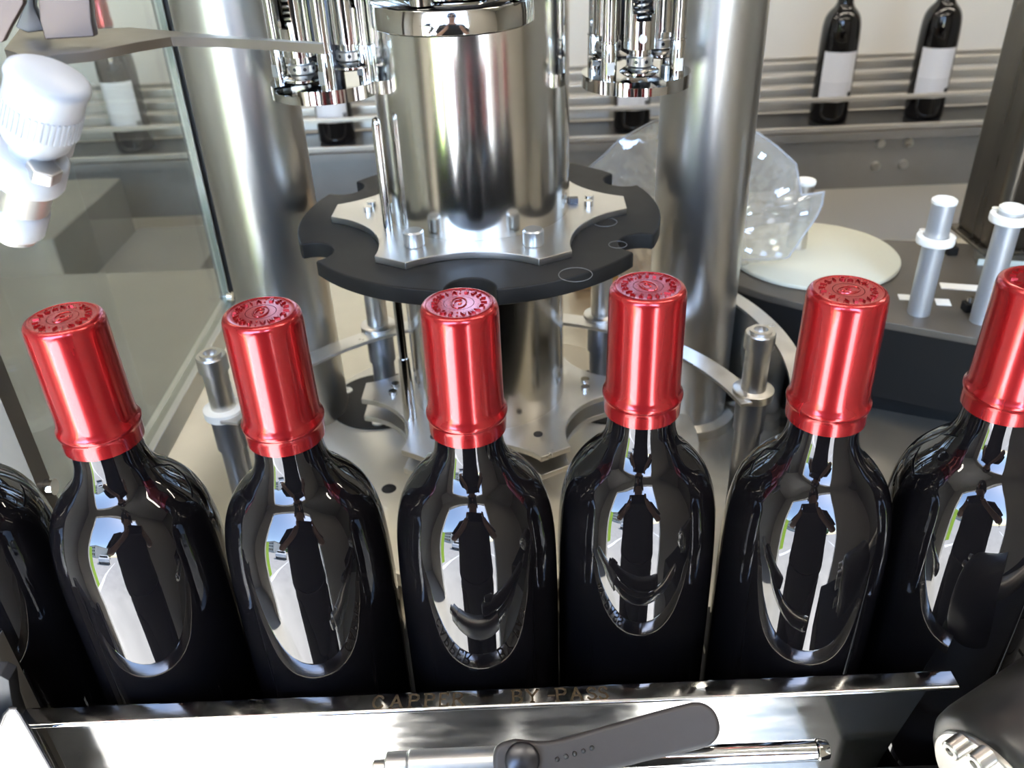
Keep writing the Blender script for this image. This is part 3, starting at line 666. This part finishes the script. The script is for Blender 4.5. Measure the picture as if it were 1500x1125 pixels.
plate_y([(-60, -60), (33, -60), (34, 6), (14, 42), (4, 62), (-60, 70)], 0.30, 0.003, 'left_cheek', 'bracket', vb, v0)
plate_y([(51, -60), (127, -60), (134, 30), (138, 54), (66, 58), (58, 30)], 0.305, 0.004, 'right_cheek', 'bracket', vb, v0)
plate_y([(33, -60), (51, -60), (50, 10), (66, 45), (40, 48), (22, 40), (35, 8)], 0.325, 0.003, 'back_web', 'dark_steel', vb, v0)
va0 = aty(72, 112, 0.270); va1 = aty(25, 326, 0.276)
fit = thing('hose_fitting', 'white plastic hose fitting with ribbed cap and two white rings at the left edge', 'fitting', va0)
ad = (va1 - va0).normalized(); VM = ad.to_track_quat('Z', 'Y').to_matrix(); H = (va1 - va0).length
def pr(*a): return [(r, z * H) for r, z in a]
MB().lathe(pr((0, -0.02), (0.0095, -0.02), (0.0116, 0.0), (0.0120, 0.03), (0.0114, 0.055), (0.0112, 0.30), (0.0, 0.30)), (0, 0, 0), 48, VM).build('ribbed_cap', 'white_plastic', fit, angle=50)
for k in range(44):
    a = 2 * PI * k / 44; m_ = VM @ Matrix.Rotation(a, 3, 'Z')
    rb = MB().box(0.0110, 0.0117, -0.00042, 0.00042, 0.17 * H, 0.30 * H); rb.v = [tuple(m_ @ Vector(v)) for v in rb.v]; rb.build('rib', 'white_plastic', fit)
MB().lathe(pr((0, 0.30), (0.0108, 0.30), (0.0098, 0.40), (0.0070, 0.46), (0.0066, 0.50), (0, 0.50)), (0, 0, 0), 48, VM).build('body', 'white_plastic', fit, angle=50)
MB().lathe(pr((0, 0.50), (0.0100, 0.50), (0.0112, 0.52), (0.0113, 0.66), (0.0106, 0.69), (0, 0.69)), (0, 0, 0), 48, VM).build('white_ring', 'white_plastic', fit, angle=50)
hx = [(0.0052 * math.cos(R(60 * k)), 0.0052 * math.sin(R(60 * k))) for k in range(6)]
hc = aty(70, 226, 0.2655) - va0; hc = hc - ad * (hc.dot(ad) - 0.497 * H)
MB().prism(hx, -0.0022, 0.0022, VM, hc).build('hex_nut', 'satin', fit, bevel=0.0005)
MB().lathe(pr((0, 0.69), (0.0086, 0.69), (0.0084, 0.90), (0, 0.90)), (0, 0, 0), 40, VM).build('steel_sleeve', 'satin', fit)
MB().lathe(pr((0, 0.86), (0.0084, 0.86), (0.0090, 0.88), (0.0088, 1.03), (0.0080, 1.05), (0, 1.05)), (0, 0, 0), 48, VM).build('white_ring', 'white_plastic', fit, angle=50)
MB().lathe(pr((0, 1.05), (0.0070, 1.05), (0.0070, 1.09), (0, 1.09)), (0, 0, 0), 32, VM).build('steel_end', 'satin', fit)
q = aty(88, 205, 0.285) - va0
MB().lathe([(0, -0.004), (0.004, -0.004), (0.0046, -0.002), (0.0046, 0.004), (0, 0.004)], q, 24, VM).build('side_plug', 'white_plastic', fit)

# ================================================================== BLACK TABLE (right)
tb = thing('black_table', 'dark low table with black sides right of the turret', 'table', (0.36, 0.70, 0))
top = [(0.205, 0.735), (0.232, 0.706), (0.262, 0.682), (0.3193, 0.6434), (0.376, 0.612), (0.60, 0.50), (0.85, 0.72), (0.60, 0.90), (0.52, 0.88), (0.50, 0.79), (0.354, 0.826), (0.27, 0.862), (0.20, 0.80)]
tl = [(x - 0.36, y - 0.70) for x, y in top]
MB().prism(tl, 0.091, 0.098).build('top', 'table', tb, bevel=0.001, bseg=2)
MB().prism([(x * 0.985, y * 0.985) for x, y in tl], 0.024, 0.0908).build('side_skirt', 'table_side', tb)
MB().prism([(x * 0.7, y * 0.6) for x, y in tl], -0.0038, 0.024).build('foot', 'table_side', tb)
wd_ = thing('white_disc', 'round pale disc lying on the table beside the plastic bag', 'disc', (0.300, 0.783, 0.098))
MB().lathe([(0, 0.0), (0.078, 0.0), (0.0802, 0.001), (0.0802, 0.0035), (0.079, 0.0048), (0, 0.0048)], seg=72).build('plate', 'disc', wd_, angle=50)
MB().lathe([(0.0, 0.0), (0.072, 0.0), (0.072, -0.0), (0, 0.0)], seg=12) 
pg = thing('steel_peg', 'steel peg standing on the white disc beside the bag', 'peg', (0.2885, 0.800, 0.1028))
MB().lathe([(0, 0), (0.0100, 0), (0.0095, 0.010), (0.0088, 0.064), (0, 0.064)], seg=28).build('shaft', 'satin', pg)
MB().lathe([(0, 0.064), (0.0098, 0.064), (0.0098, 0.067), (0.0090, 0.068), (0, 0.068)], seg=28).build('cap', 'cream_plastic', pg)
def rod_thing(px_b, py_b, topz, ring_z, lab, r=0.0092):
    b = atz(px_b, py_b, 0.098)
    t = thing('aluminium_rod', lab, 'rod', (b.x, b.y, 0.098), 0, 'aluminium rods on the black table')
    MB().lathe([(0, 0), (r, 0), (r, topz - 0.098), (0, topz - 0.098)], seg=32).build('shaft', 'dull_alu', t)
    h = topz - 0.098
    MB().lathe([(0, h), (r + 0.0006, h), (r + 0.0006, h + 0.0025), (r - 0.001, h + 0.0036), (r - 0.0025, h + 0.0030), (0, h + 0.0030)], seg=32).build('end_cap', 'cream_plastic', t)
    z = ring_z - 0.098
    out = arc((0, 0), r + 0.0058, 120, 420, 30); inn = arc((0, 0), r + 0.0004, 420, 120, 30)
    MB().prism(out + inn, z - 0.0035, z + 0.0035).build('clip_collar', 'cream_plastic', t, bevel=0.0012, bseg=2)
    for a in (120, 60):
        MB().lathe([(0, z - 0.0035), (0.0034, z - 0.0035), (0.0034, z + 0.0042), (0, z + 0.0042)], ((r + 0.0032) * math.cos(R(a)), (r + 0.0032) * math.sin(R(a)), 0), 12).build('clip_lug', 'cream_plastic', t)
rod_thing(1345, 458, 0.1965, 0.1655, 'grey rod with white clip collar below its top, on the black table')
rod_thing(1437, 470, 0.1955, 0.1895, 'grey rod with white collar at its very top, nearer the right edge')
def sticker(px, py, w, d, rot, lab):
    b = atz(px, py, 0.0981)
    t = tag(MB().box(-w / 2, w / 2, -d / 2, d / 2, 0, 0.0006).build('sticker', 'label'), lab, 'sticker', 'white stickers on the black table')
    t.location = (b.x, b.y, 0.0981); t.rotation_euler = (0, 0, R(rot))
sticker(1325, 436, 0.010, 0.011, -14, 'small white sticker left of the collared rod base')
sticker(1381, 443, 0.012, 0.012, -14, 'small white sticker right of the collared rod base')
sticker(1409, 421, 0.036, 0.012, -16, 'long white printed sticker between the two grey rods')
b = atz(1408, 375, 0.098)
cb = thing('clear_block', 'small clear plastic block on the table in front of the dark post', 'block', (0.470, 0.752, 0.098), R(-14))
MB().box(-0.024, 0.024, -0.008, 0.008, 0, 0.010).build('block', 'guard_glass', cb, bevel=0.0008)
MB().box(-0.023, 0.023, -0.0095, -0.0083, 0, 0.006).build('frosted_edge', 'glass_edge', cb)
for px, py, lab in ((1392, 372, 'black screw clamp at the foot of the dark post'), (1418, 455, 'black screw clamp by the foot of the taller-collared rod')):
    b = atz(px, py, 0.098); t = thing('screw_clamp', lab, 'clamp', (b.x, b.y, 0.098), 0, 'black screw clamps')
    MB().box(-0.005, 0.005, -0.005, 0.005, 0, 0.008).build('block', 'table_side', t, bevel=0.001)
    MB().cyl((0, 0, 0.008), (0, 0, 0.013), 0.003).build('screw', 'chrome', t)
po_ = thing('dark_post', 'square dark steel post rising behind the table at the right edge', 'post', (0.540, 0.805, 0.098))
MB().box(-0.0745, 0.0745, -0.038, 0.038, 0.0, 0.9).build('post', 'bronze', po_, bevel=0.010, bseg=5)
MB().box(-0.080, 0.080, -0.0395, 0.0395, 0.0, 0.004).build('foot_plate', 'bronze', po_, bevel=0.001)

# ================================================================== PLASTIC BAG
outl = [(862, 246), (884, 228), (905, 206), (930, 192), (958, 177), (985, 172), (1010, 170), (1060, 178), (1110, 194), (1140, 216), (1166, 240), (1170, 262), (1174, 286), (1190, 284), (1207, 281), (1204, 300), (1196, 318), (1172, 352), (1150, 384), (1124, 415),
        (1100, 442), (1086, 470), (1074, 492), (1040, 500), (990, 490), (950, 460), (915, 420), (890, 370), (872, 310)]
cen = (1020, 330); bagm = MB()
def bagpt(px, py, side, f):
    y = 0.752
    p = aty(px, py, y)
    n1 = noise.noise(Vector((px * 0.021, py * 0.017, side * 3.1))); n2 = noise.noise(Vector((px * 0.05, py * 0.06, side * 7.7)))
    rdg = 1 - 2 * abs(noise.noise(Vector((px * 0.017 + py * 0.013, py * 0.010 - px * 0.008, side * 1.7)))); rdg += 0.6 * (1 - 2 * abs(noise.noise(Vector((px * 0.034 - py * 0.021, py * 0.012 + px * 0.02, side * 4.7)))))
    k = (1 - f ** 3)
    return Vector((p.x, p.y, max(p.z, 0.112 if p.x > 0.185 else 0.0))) + Vector((0, side * k * (0.004 + 0.006 * n1 + 0.003 * n2 + 0.013 * rdg), 0.004 * n2 * k))
NR = 18; dense = []
for i in range(len(outl)):
    a, b = outl[i], outl[(i + 1) % len(outl)]
    for k in range(4): dense.append((a[0] + (b[0] - a[0]) * k / 4, a[1] + (b[1] - a[1]) * k / 4))
nD = len(dense)
for side in (-1, 1):
    vs = [bagpt(cen[0], cen[1], side, 0)]; fs = []
    for r_ in range(1, NR + 1):
        f = r_ / NR
        for q in dense: vs.append(bagpt(cen[0] + (q[0] - cen[0]) * f, cen[1] + (q[1] - cen[1]) * f, side, f))
    for i in range(nD): fs.append((0, 1 + i, 1 + (i + 1) % nD))
    for r_ in range(NR - 1):
        for i in range(nD):
            j = (i + 1) % nD; fs.append((1 + r_ * nD + i, 1 + r_ * nD + j, 1 + (r_ + 1) * nD + j, 1 + (r_ + 1) * nD + i))
    bagm.add(vs, fs)
bg_ = bagm.build('plastic_bag', 'bag', angle=9)
glint = MB()
hp = [bagpt(q[0], q[1], 1, 1.0) for q in dense]
glint.tube(hp + [hp[0]], 0.0009, 6)
glint.build('edge_glint', 'white_plastic', bg_)  # white tube stands in for the bright specular edges of the film
tag(bg_, 'crumpled clear plastic bag hanging behind the right steel column', 'bag')

# ================================================================== FAR CONVEYOR
YC = 1.82
cv = thing('far_conveyor', 'far bottle conveyor with pale rails along the back wall', 'conveyor', (0, YC, -0.06))
MB().box(-1.55, 2.2, -0.05, 0.068, -0.012, 0.0).build('belt', 'dark_steel', cv)
MB().box(-1.55, 2.2, -0.062, -0.056, -0.128, -0.024).build('side_plate', 'grey_steel', cv)
MB().box(-1.55, 2.2, -0.070, -0.050, -0.024, -0.008).build('flange', 'grey_steel', cv)
MB().box(-1.55, 2.2, -0.064, -0.054, -0.006, 0.004).build('lower_guide', 'rail', cv, bevel=0.001)
MB().box(-1.55, 2.2, -0.066, -0.056, 0.054, 0.062).build('front_guide', 'rail', cv, bevel=0.001)
for z in (0.012, 0.042, 0.068, 0.094):
    MB().box(-1.55, 2.2, 0.070, 0.082, z - 0.010, z + 0.010).build('back_guide', 'rail', cv, bevel=0.004, bseg=3)
for x in (-1.2, -0.2, 1.15, 2.0):
    MB().box(x - 0.03, x + 0.03, -0.04, 0.08, -0.888, -0.012).build('leg', 'grey_steel', cv)
    MB().box(x - 0.012, x + 0.012, 0.082, 0.11, -0.012, 0.12).build('guide_bracket', 'grey_steel', cv)
for px, py in ((1289, 209), (1330, 208), (1282, 243), (1322, 240)):
    p = aty(px, py, YC - 0.062); q = Vector((p.x, -0.062, p.z + 0.06))
    MB().cyl(q, q + Vector((0, -0.008, 0)), 0.0095, 0.0085, seg=18).build('bolt', 'satin', cv)
fb = thing('labelled_bottle', 'x', 'bottle', (0, 0, 0))
MB().lathe(BP, seg=40).build('body', 'wine_glass', fb, angle=60)
MB().lathe([(0.0146, 0.2405), (0.0167, 0.2405), (0.0172, 0.2490), (0.0160, 0.2545), (0.0157, 0.2965), (0.0140, 0.299), (0, 0.299)], seg=32).build('capsule', 'red', fb, angle=50)
la = MB(); vs = []; fs = []
for k in range(25):
    a = R(-150 + 110 * k / 24)
    vs += [(0.0379 * math.cos(a), 0.0379 * math.sin(a), z) for z in (0.046, 0.142)]
for k in range(24): fs.append((2 * k, 2 * k + 2, 2 * k + 3, 2 * k + 1))
la.add(vs, fs); ol_ = la.build('paper_label', 'printed', fb)
bc = MB()
for k in range(7):
    a = R(-56 + 2.2 * k); bc.box(-0.0004, 0.0004, -0.0002, 0.0002, 0.050, 0.064)
    bc.v[-8:] = [(0.0380 * math.cos(a) + x, 0.0380 * math.sin(a) + y, z) for x, y, z in bc.v[-8:]]
bc.build('barcode', 'dark_steel', fb)
fars = [(1213, 168, 'label-bearing dark bottle on the far conveyor beside the right steel column'), (1352, 163, 'label-bearing dark bottle on the far conveyor left of the dark post'),
        (493, 192, 'dark bottle on the far conveyor, only its foot showing below the left capping head'), (925, 178, 'dark bottle on the far conveyor, only its foot showing below the right capping head'),
        (196, 200, 'dark bottle with white label on the far conveyor, seen through the glass guard')]
for i, (px, py, lab) in enumerate(fars):
    p = aty(px, py, YC)
    if i == 0: fb.location = (p.x, YC, -0.06); fb['label'] = lab; fb['group'] = 'bottles on the far conveyor'
    else: dup(fb, (p.x, YC, -0.06), R((-6, 4, 0, 8)[i - 1]), lab, 'bottles on the far conveyor')
# dark cabinet behind the glass guard
kc = thing('control_cabinet', 'dark grey machine cabinet seen through the glass guard', 'cabinet', (-0.95, 1.30, ZF))
MB().box(-0.35, 0.235, 0, 0.30, 0.0, 0.90).build('body', 'cover', kc, bevel=0.004)
MB().box(0.24, 0.42, 0.02, 0.30, 0.0, 0.80).build('side_box', 'cover', kc, bevel=0.004)
bx = thing('cardboard_box', 'brown cardboard box glimpsed behind the turret column', 'box', (0.135, 0.98, -0.0036))
MB().box(-0.055, 0.055, -0.04, 0.04, 0, 0.07).build('carton', 'cardboard', bx, bevel=0.001)
MB().box(-0.055, 0.055, -0.0015, 0.0015, 0.07, 0.0715).build('tape', 'cream_plastic', bx)

# ================================================================== LAMPS
for i, (lx, ly) in enumerate(((-0.9, 1.35), (0.5, 1.35), (1.7, 1.35), (-0.4, 0.15), (0.9, 0.15))):
    t = thing('tube_lamp', 'long ceiling tube lamp', 'lamp', (lx, ly, 1.45), 0, 'ceiling tube lamps')
    MB().box(-0.52, 0.52, -0.04, 0.04, -0.03, 0.0).build('housing', 'paint_white', t)
    MB().cyl((-0.5, 0, -0.042), (0.5, 0, -0.042), 0.011, seg=12).build('tube', 'lamp', t)

# ================================================================== OUTSIDE (seen mirrored in the bottles)
car = thing('car', 'white car parked outside, mirrored in the bottles', 'car', (-3.3, -8.0, ZF - 0.01), R(75))
body = [(-2.1, 0.35), (-2.15, 0.75), (-1.6, 0.90), (-1.05, 1.38), (0.55, 1.42), (1.15, 0.98), (2.05, 0.85), (2.15, 0.40), (1.6, 0.25), (-1.6, 0.25)]
XZ = Matrix(((1, 0, 0), (0, 0, -1), (0, 1, 0)))
MB().prism(body, -0.85, 0.85, XZ).build('body', 'car_white', car, bevel=0.08, bseg=2)
MB().prism([(-1.45, 0.92), (-1.0, 1.32), (0.5, 1.36), (1.0, 0.98)], -0.865, 0.865, XZ).build('windows', 'car_glass', car)
MB().box(0.78, 1.12, -0.7, 0.7, 0.99, 1.30).build('windscreen', 'car_glass', car)
for x in (-1.3, 1.3):
    for y in (-0.8, 0.8): MB().cyl((x, y - 0.1, 0.33), (x, y + 0.1, 0.33), 0.33, seg=24).build('wheel', 'rubber', car)
bd = thing('street_building', 'long pale building across the car park, mirrored in the bottles', 'building', (-19, -28, ZF - 0.01), R(25))
MB().box(-10, 10, -5, 5, 0, 7).build('walls', 'facade', bd)
MB().box(-10.3, 10.3, -5.3, 5.3, 7, 7.3).build('roof', 'grey_steel', bd)
for fz in range(3):
    for k in range(9):
        MB().box(-9.4 + k * 2.1, -7.9 + k * 2.1, 4.98, 5.05, 1.0 + fz * 2.1, 2.2 + fz * 2.1).build('window', 'car_glass', bd)
for i, (x, y, h) in enumerate(((-6.5, -26, 4.0), (3.5, -30, 4.5))):
    t = thing('tree', ('green tree left of the person, mirrored in the bottles', 'green tree right of the person, mirrored in the bottles')[i], 'tree', (x, y, ZF - 0.01), 0, 'trees beyond the car park')
    MB().cyl((0, 0, 0), (0, 0, h * 0.5), 0.18, 0.12, 12).build('trunk', 'bark', t)
    cr = MB()
    for k in range(9): cr.sphere((random.uniform(-1, 1), random.uniform(-1, 1), h * 0.5 + random.uniform(0, h * 0.4)), random.uniform(0.7, 1.2), 12, 8)
    cr.build('crown', 'leaf', t)
for k, x in enumerate((-1.6, 1.4)):
    tag(MB().box(x, x + 0.12, -9, -1.2, ZF - 0.01, ZF - 0.006).build('road_line', 'paint_white'), 'white line painted on the ground outside', 'road line', 'painted lines outside')

# ================================================================== PHOTOGRAPHER (mirrored in the bottles)
def skin(name, verts, edges, radii, m, parent, root=0, sub=1):
    me = bpy.data.meshes.new(name); me.from_pydata([Vector(v) for v in verts], edges, [])
    o = bpy.data.objects.new(name, me); COL.objects.link(o)
    md = o.modifiers.new('s', 'SKIN'); md.use_smooth_shade = True
    for i, v in enumerate(me.skin_vertices[0].data):
        r_ = radii[i]; v.radius = (r_, r_) if not isinstance(r_, tuple) else r_; v.use_root = (i == root)
    sb = o.modifiers.new('u', 'SUBSURF'); sb.levels = sub; sb.render_levels = sub
    bpy.context.view_layer.update()
    dg = bpy.context.evaluated_depsgraph_get(); nm = bpy.data.meshes.new_from_object(o.evaluated_get(dg))
    o.modifiers.clear(); o.data = nm; nm.name = name; nm.materials.clear(); nm.materials.append(M[m])
    nm.polygons.foreach_set('use_smooth', [True] * len(nm.polygons)); o.parent = parent
    return o
PX, PY, PZ = -0.015, -0.215, ZF
pe = thing('person', 'person in dark clothes holding up a phone, mirrored in the bottles', 'person', (PX, PY, PZ))
LH = [Vector((-0.075 - PX, -0.012 - PY, 0.440 - PZ)), Vector((0.080 - PX, -0.012 - PY, 0.445 - PZ))]
V = [(0, 0, 0.93), (0, -0.01, 1.12), (0, -0.01, 1.30), (0, -0.005, 1.43), (0, 0.015, 1.50), (0, 0.04, 1.60), (0, 0.05, 1.70)]
E_ = [(i, i + 1) for i in range(6)]
RD = [(0.155, 0.105), (0.140, 0.100), (0.155, 0.105), (0.10, 0.075), 0.052, 0.078, 0.066]
for s_ in (-1, 1):
    b = len(V); V += [(s_ * 0.175, -0.01, 1.41), (s_ * 0.27, 0.02, 1.17), LH[0 if s_ < 0 else 1] + Vector((s_ * 0.030, -0.045, -0.040)), LH[0 if s_ < 0 else 1] + Vector((s_ * 0.006, -0.012, -0.005))]
    E_ += [(3, b), (b, b + 1), (b + 1, b + 2), (b + 2, b + 3)]; RD += [0.058, 0.042, 0.027, (0.030, 0.016)]
    b = len(V); V += [(s_ * 0.09, 0, 0.86), (s_ * 0.085, 0.01, 0.50), (s_ * 0.09, -0.015, 0.09), (s_ * 0.10, 0.10, 0.035)]
    E_ += [(0, b), (b, b + 1), (b + 1, b + 2), (b + 2, b + 3)]; RD += [0.085, 0.058, 0.04, 0.034]
skin('body', V, E_, RD, 'skin', pe)
sq = Matrix.Diagonal((1, 0.66, 1))
sh = MB().lathe([(0.0, 0.845), (0.196, 0.845), (0.200, 0.87), (0.190, 1.02), (0.194, 1.16), (0.205, 1.30), (0.195, 1.385), (0.150, 1.440), (0.085, 1.468), (0.064, 1.475), (0.0, 1.475)], (0, -0.008, 0), 32, sq)
for s_ in (-1, 1): sh.tube([(s_ * 0.10, -0.01, 1.42), (s_ * 0.17, -0.01, 1.405), (s_ * 0.215, 0.0, 1.33), (s_ * 0.245, 0.01, 1.25)], [0.072, 0.074, 0.066, 0.062], 16)
sh.build('shirt', 'shirt', pe, angle=70)
tz = MB().lathe([(0.0, 0.70), (0.16, 0.70), (0.186, 0.80), (0.190, 0.88), (0.0, 0.88)], (0, 0, 0), 32, Matrix.Diagonal((1, 0.70, 1)))
for s_ in (-1, 1): tz.tube([(s_ * 0.090, 0, 0.80), (s_ * 0.088, 0.005, 0.66), (s_ * 0.084, 0.01, 0.46), (s_ * 0.088, -0.01, 0.07)], [0.104, 0.100, 0.086, 0.074], 18)
tz.build('trousers', 'trousers', pe, angle=70)
for s_ in (-1, 1):
    MB().sphere((s_ * 0.098, 0.06, 0.05), 0.055, 16, 10, (0.85, 2.2, 0.9)).build('shoe', 'shoe', pe)
MB().sphere((0, 0.035, 1.685), 0.094, 20, 12, (0.92, 1.05, 1.0)).build('hair', 'hair', pe)
MB().sphere((0, 0.133, 1.635), 0.016, 10, 8, (0.8, 1.3, 1.4)).build('nose', 'skin', pe)
for s_ in (-1, 1):
    MB().sphere((s_ * 0.032, 0.120, 1.66), 0.011, 10, 8).build('eye', 'paint_white', pe)
    MB().sphere((s_ * 0.083, 0.04, 1.645), 0.022, 10, 8, (0.4, 0.8, 1.3)).build('ear', 'skin', pe)
    h = LH[0 if s_ < 0 else 1]
    for k in range(4):
        a = h + Vector((s_ * 0.004, -0.016, -0.022 + k * 0.017)); ln = (0.9, 1.05, 1.0, 0.8)[k]
        skin('finger', [a, a + Vector((s_ * 0.006, 0.018, 0.002)) , a + Vector((-s_ * 0.016 * ln, 0.020, 0.003)), a + Vector((-s_ * 0.034 * ln, 0.014, 0.003))][0:3], [(0, 1), (1, 2)], [0.0085, 0.008, 0.0068], 'skin', pe)
    a = h + Vector((0, -0.022, -0.018))
    skin('thumb', [a, a + Vector((-s_ * 0.022, -0.006, 0.012)), a + Vector((-s_ * 0.042, 0.0, 0.020))], [(0, 1), (1, 2)], [0.010, 0.0095, 0.008], 'skin', pe)
ph = thing('phone', 'black phone held up by the person, mirrored in the bottles', 'phone', O - _fw * 0.012)
PM = Matrix((_rt, -_dn, -_fw)).transposed()
f_ = MB().prism([(-0.013, -0.060), (-0.013, 0.015), (0.132 - 0.0, 0.015), (0.132, -0.060)], 0.0, 0.008, PM)
f_.v = [tuple(Vector(v) - _rt * 0.055) for v in f_.v]
f_.build('case', 'phone', ph, bevel=0.002)
MB().lathe([(0, -0.002), (0.006, -0.002), (0.006, 0.001), (0, 0.001)], PM @ Vector((0, 0.0, 0.0)), 20, PM).build('lens', 'dark_steel', ph)
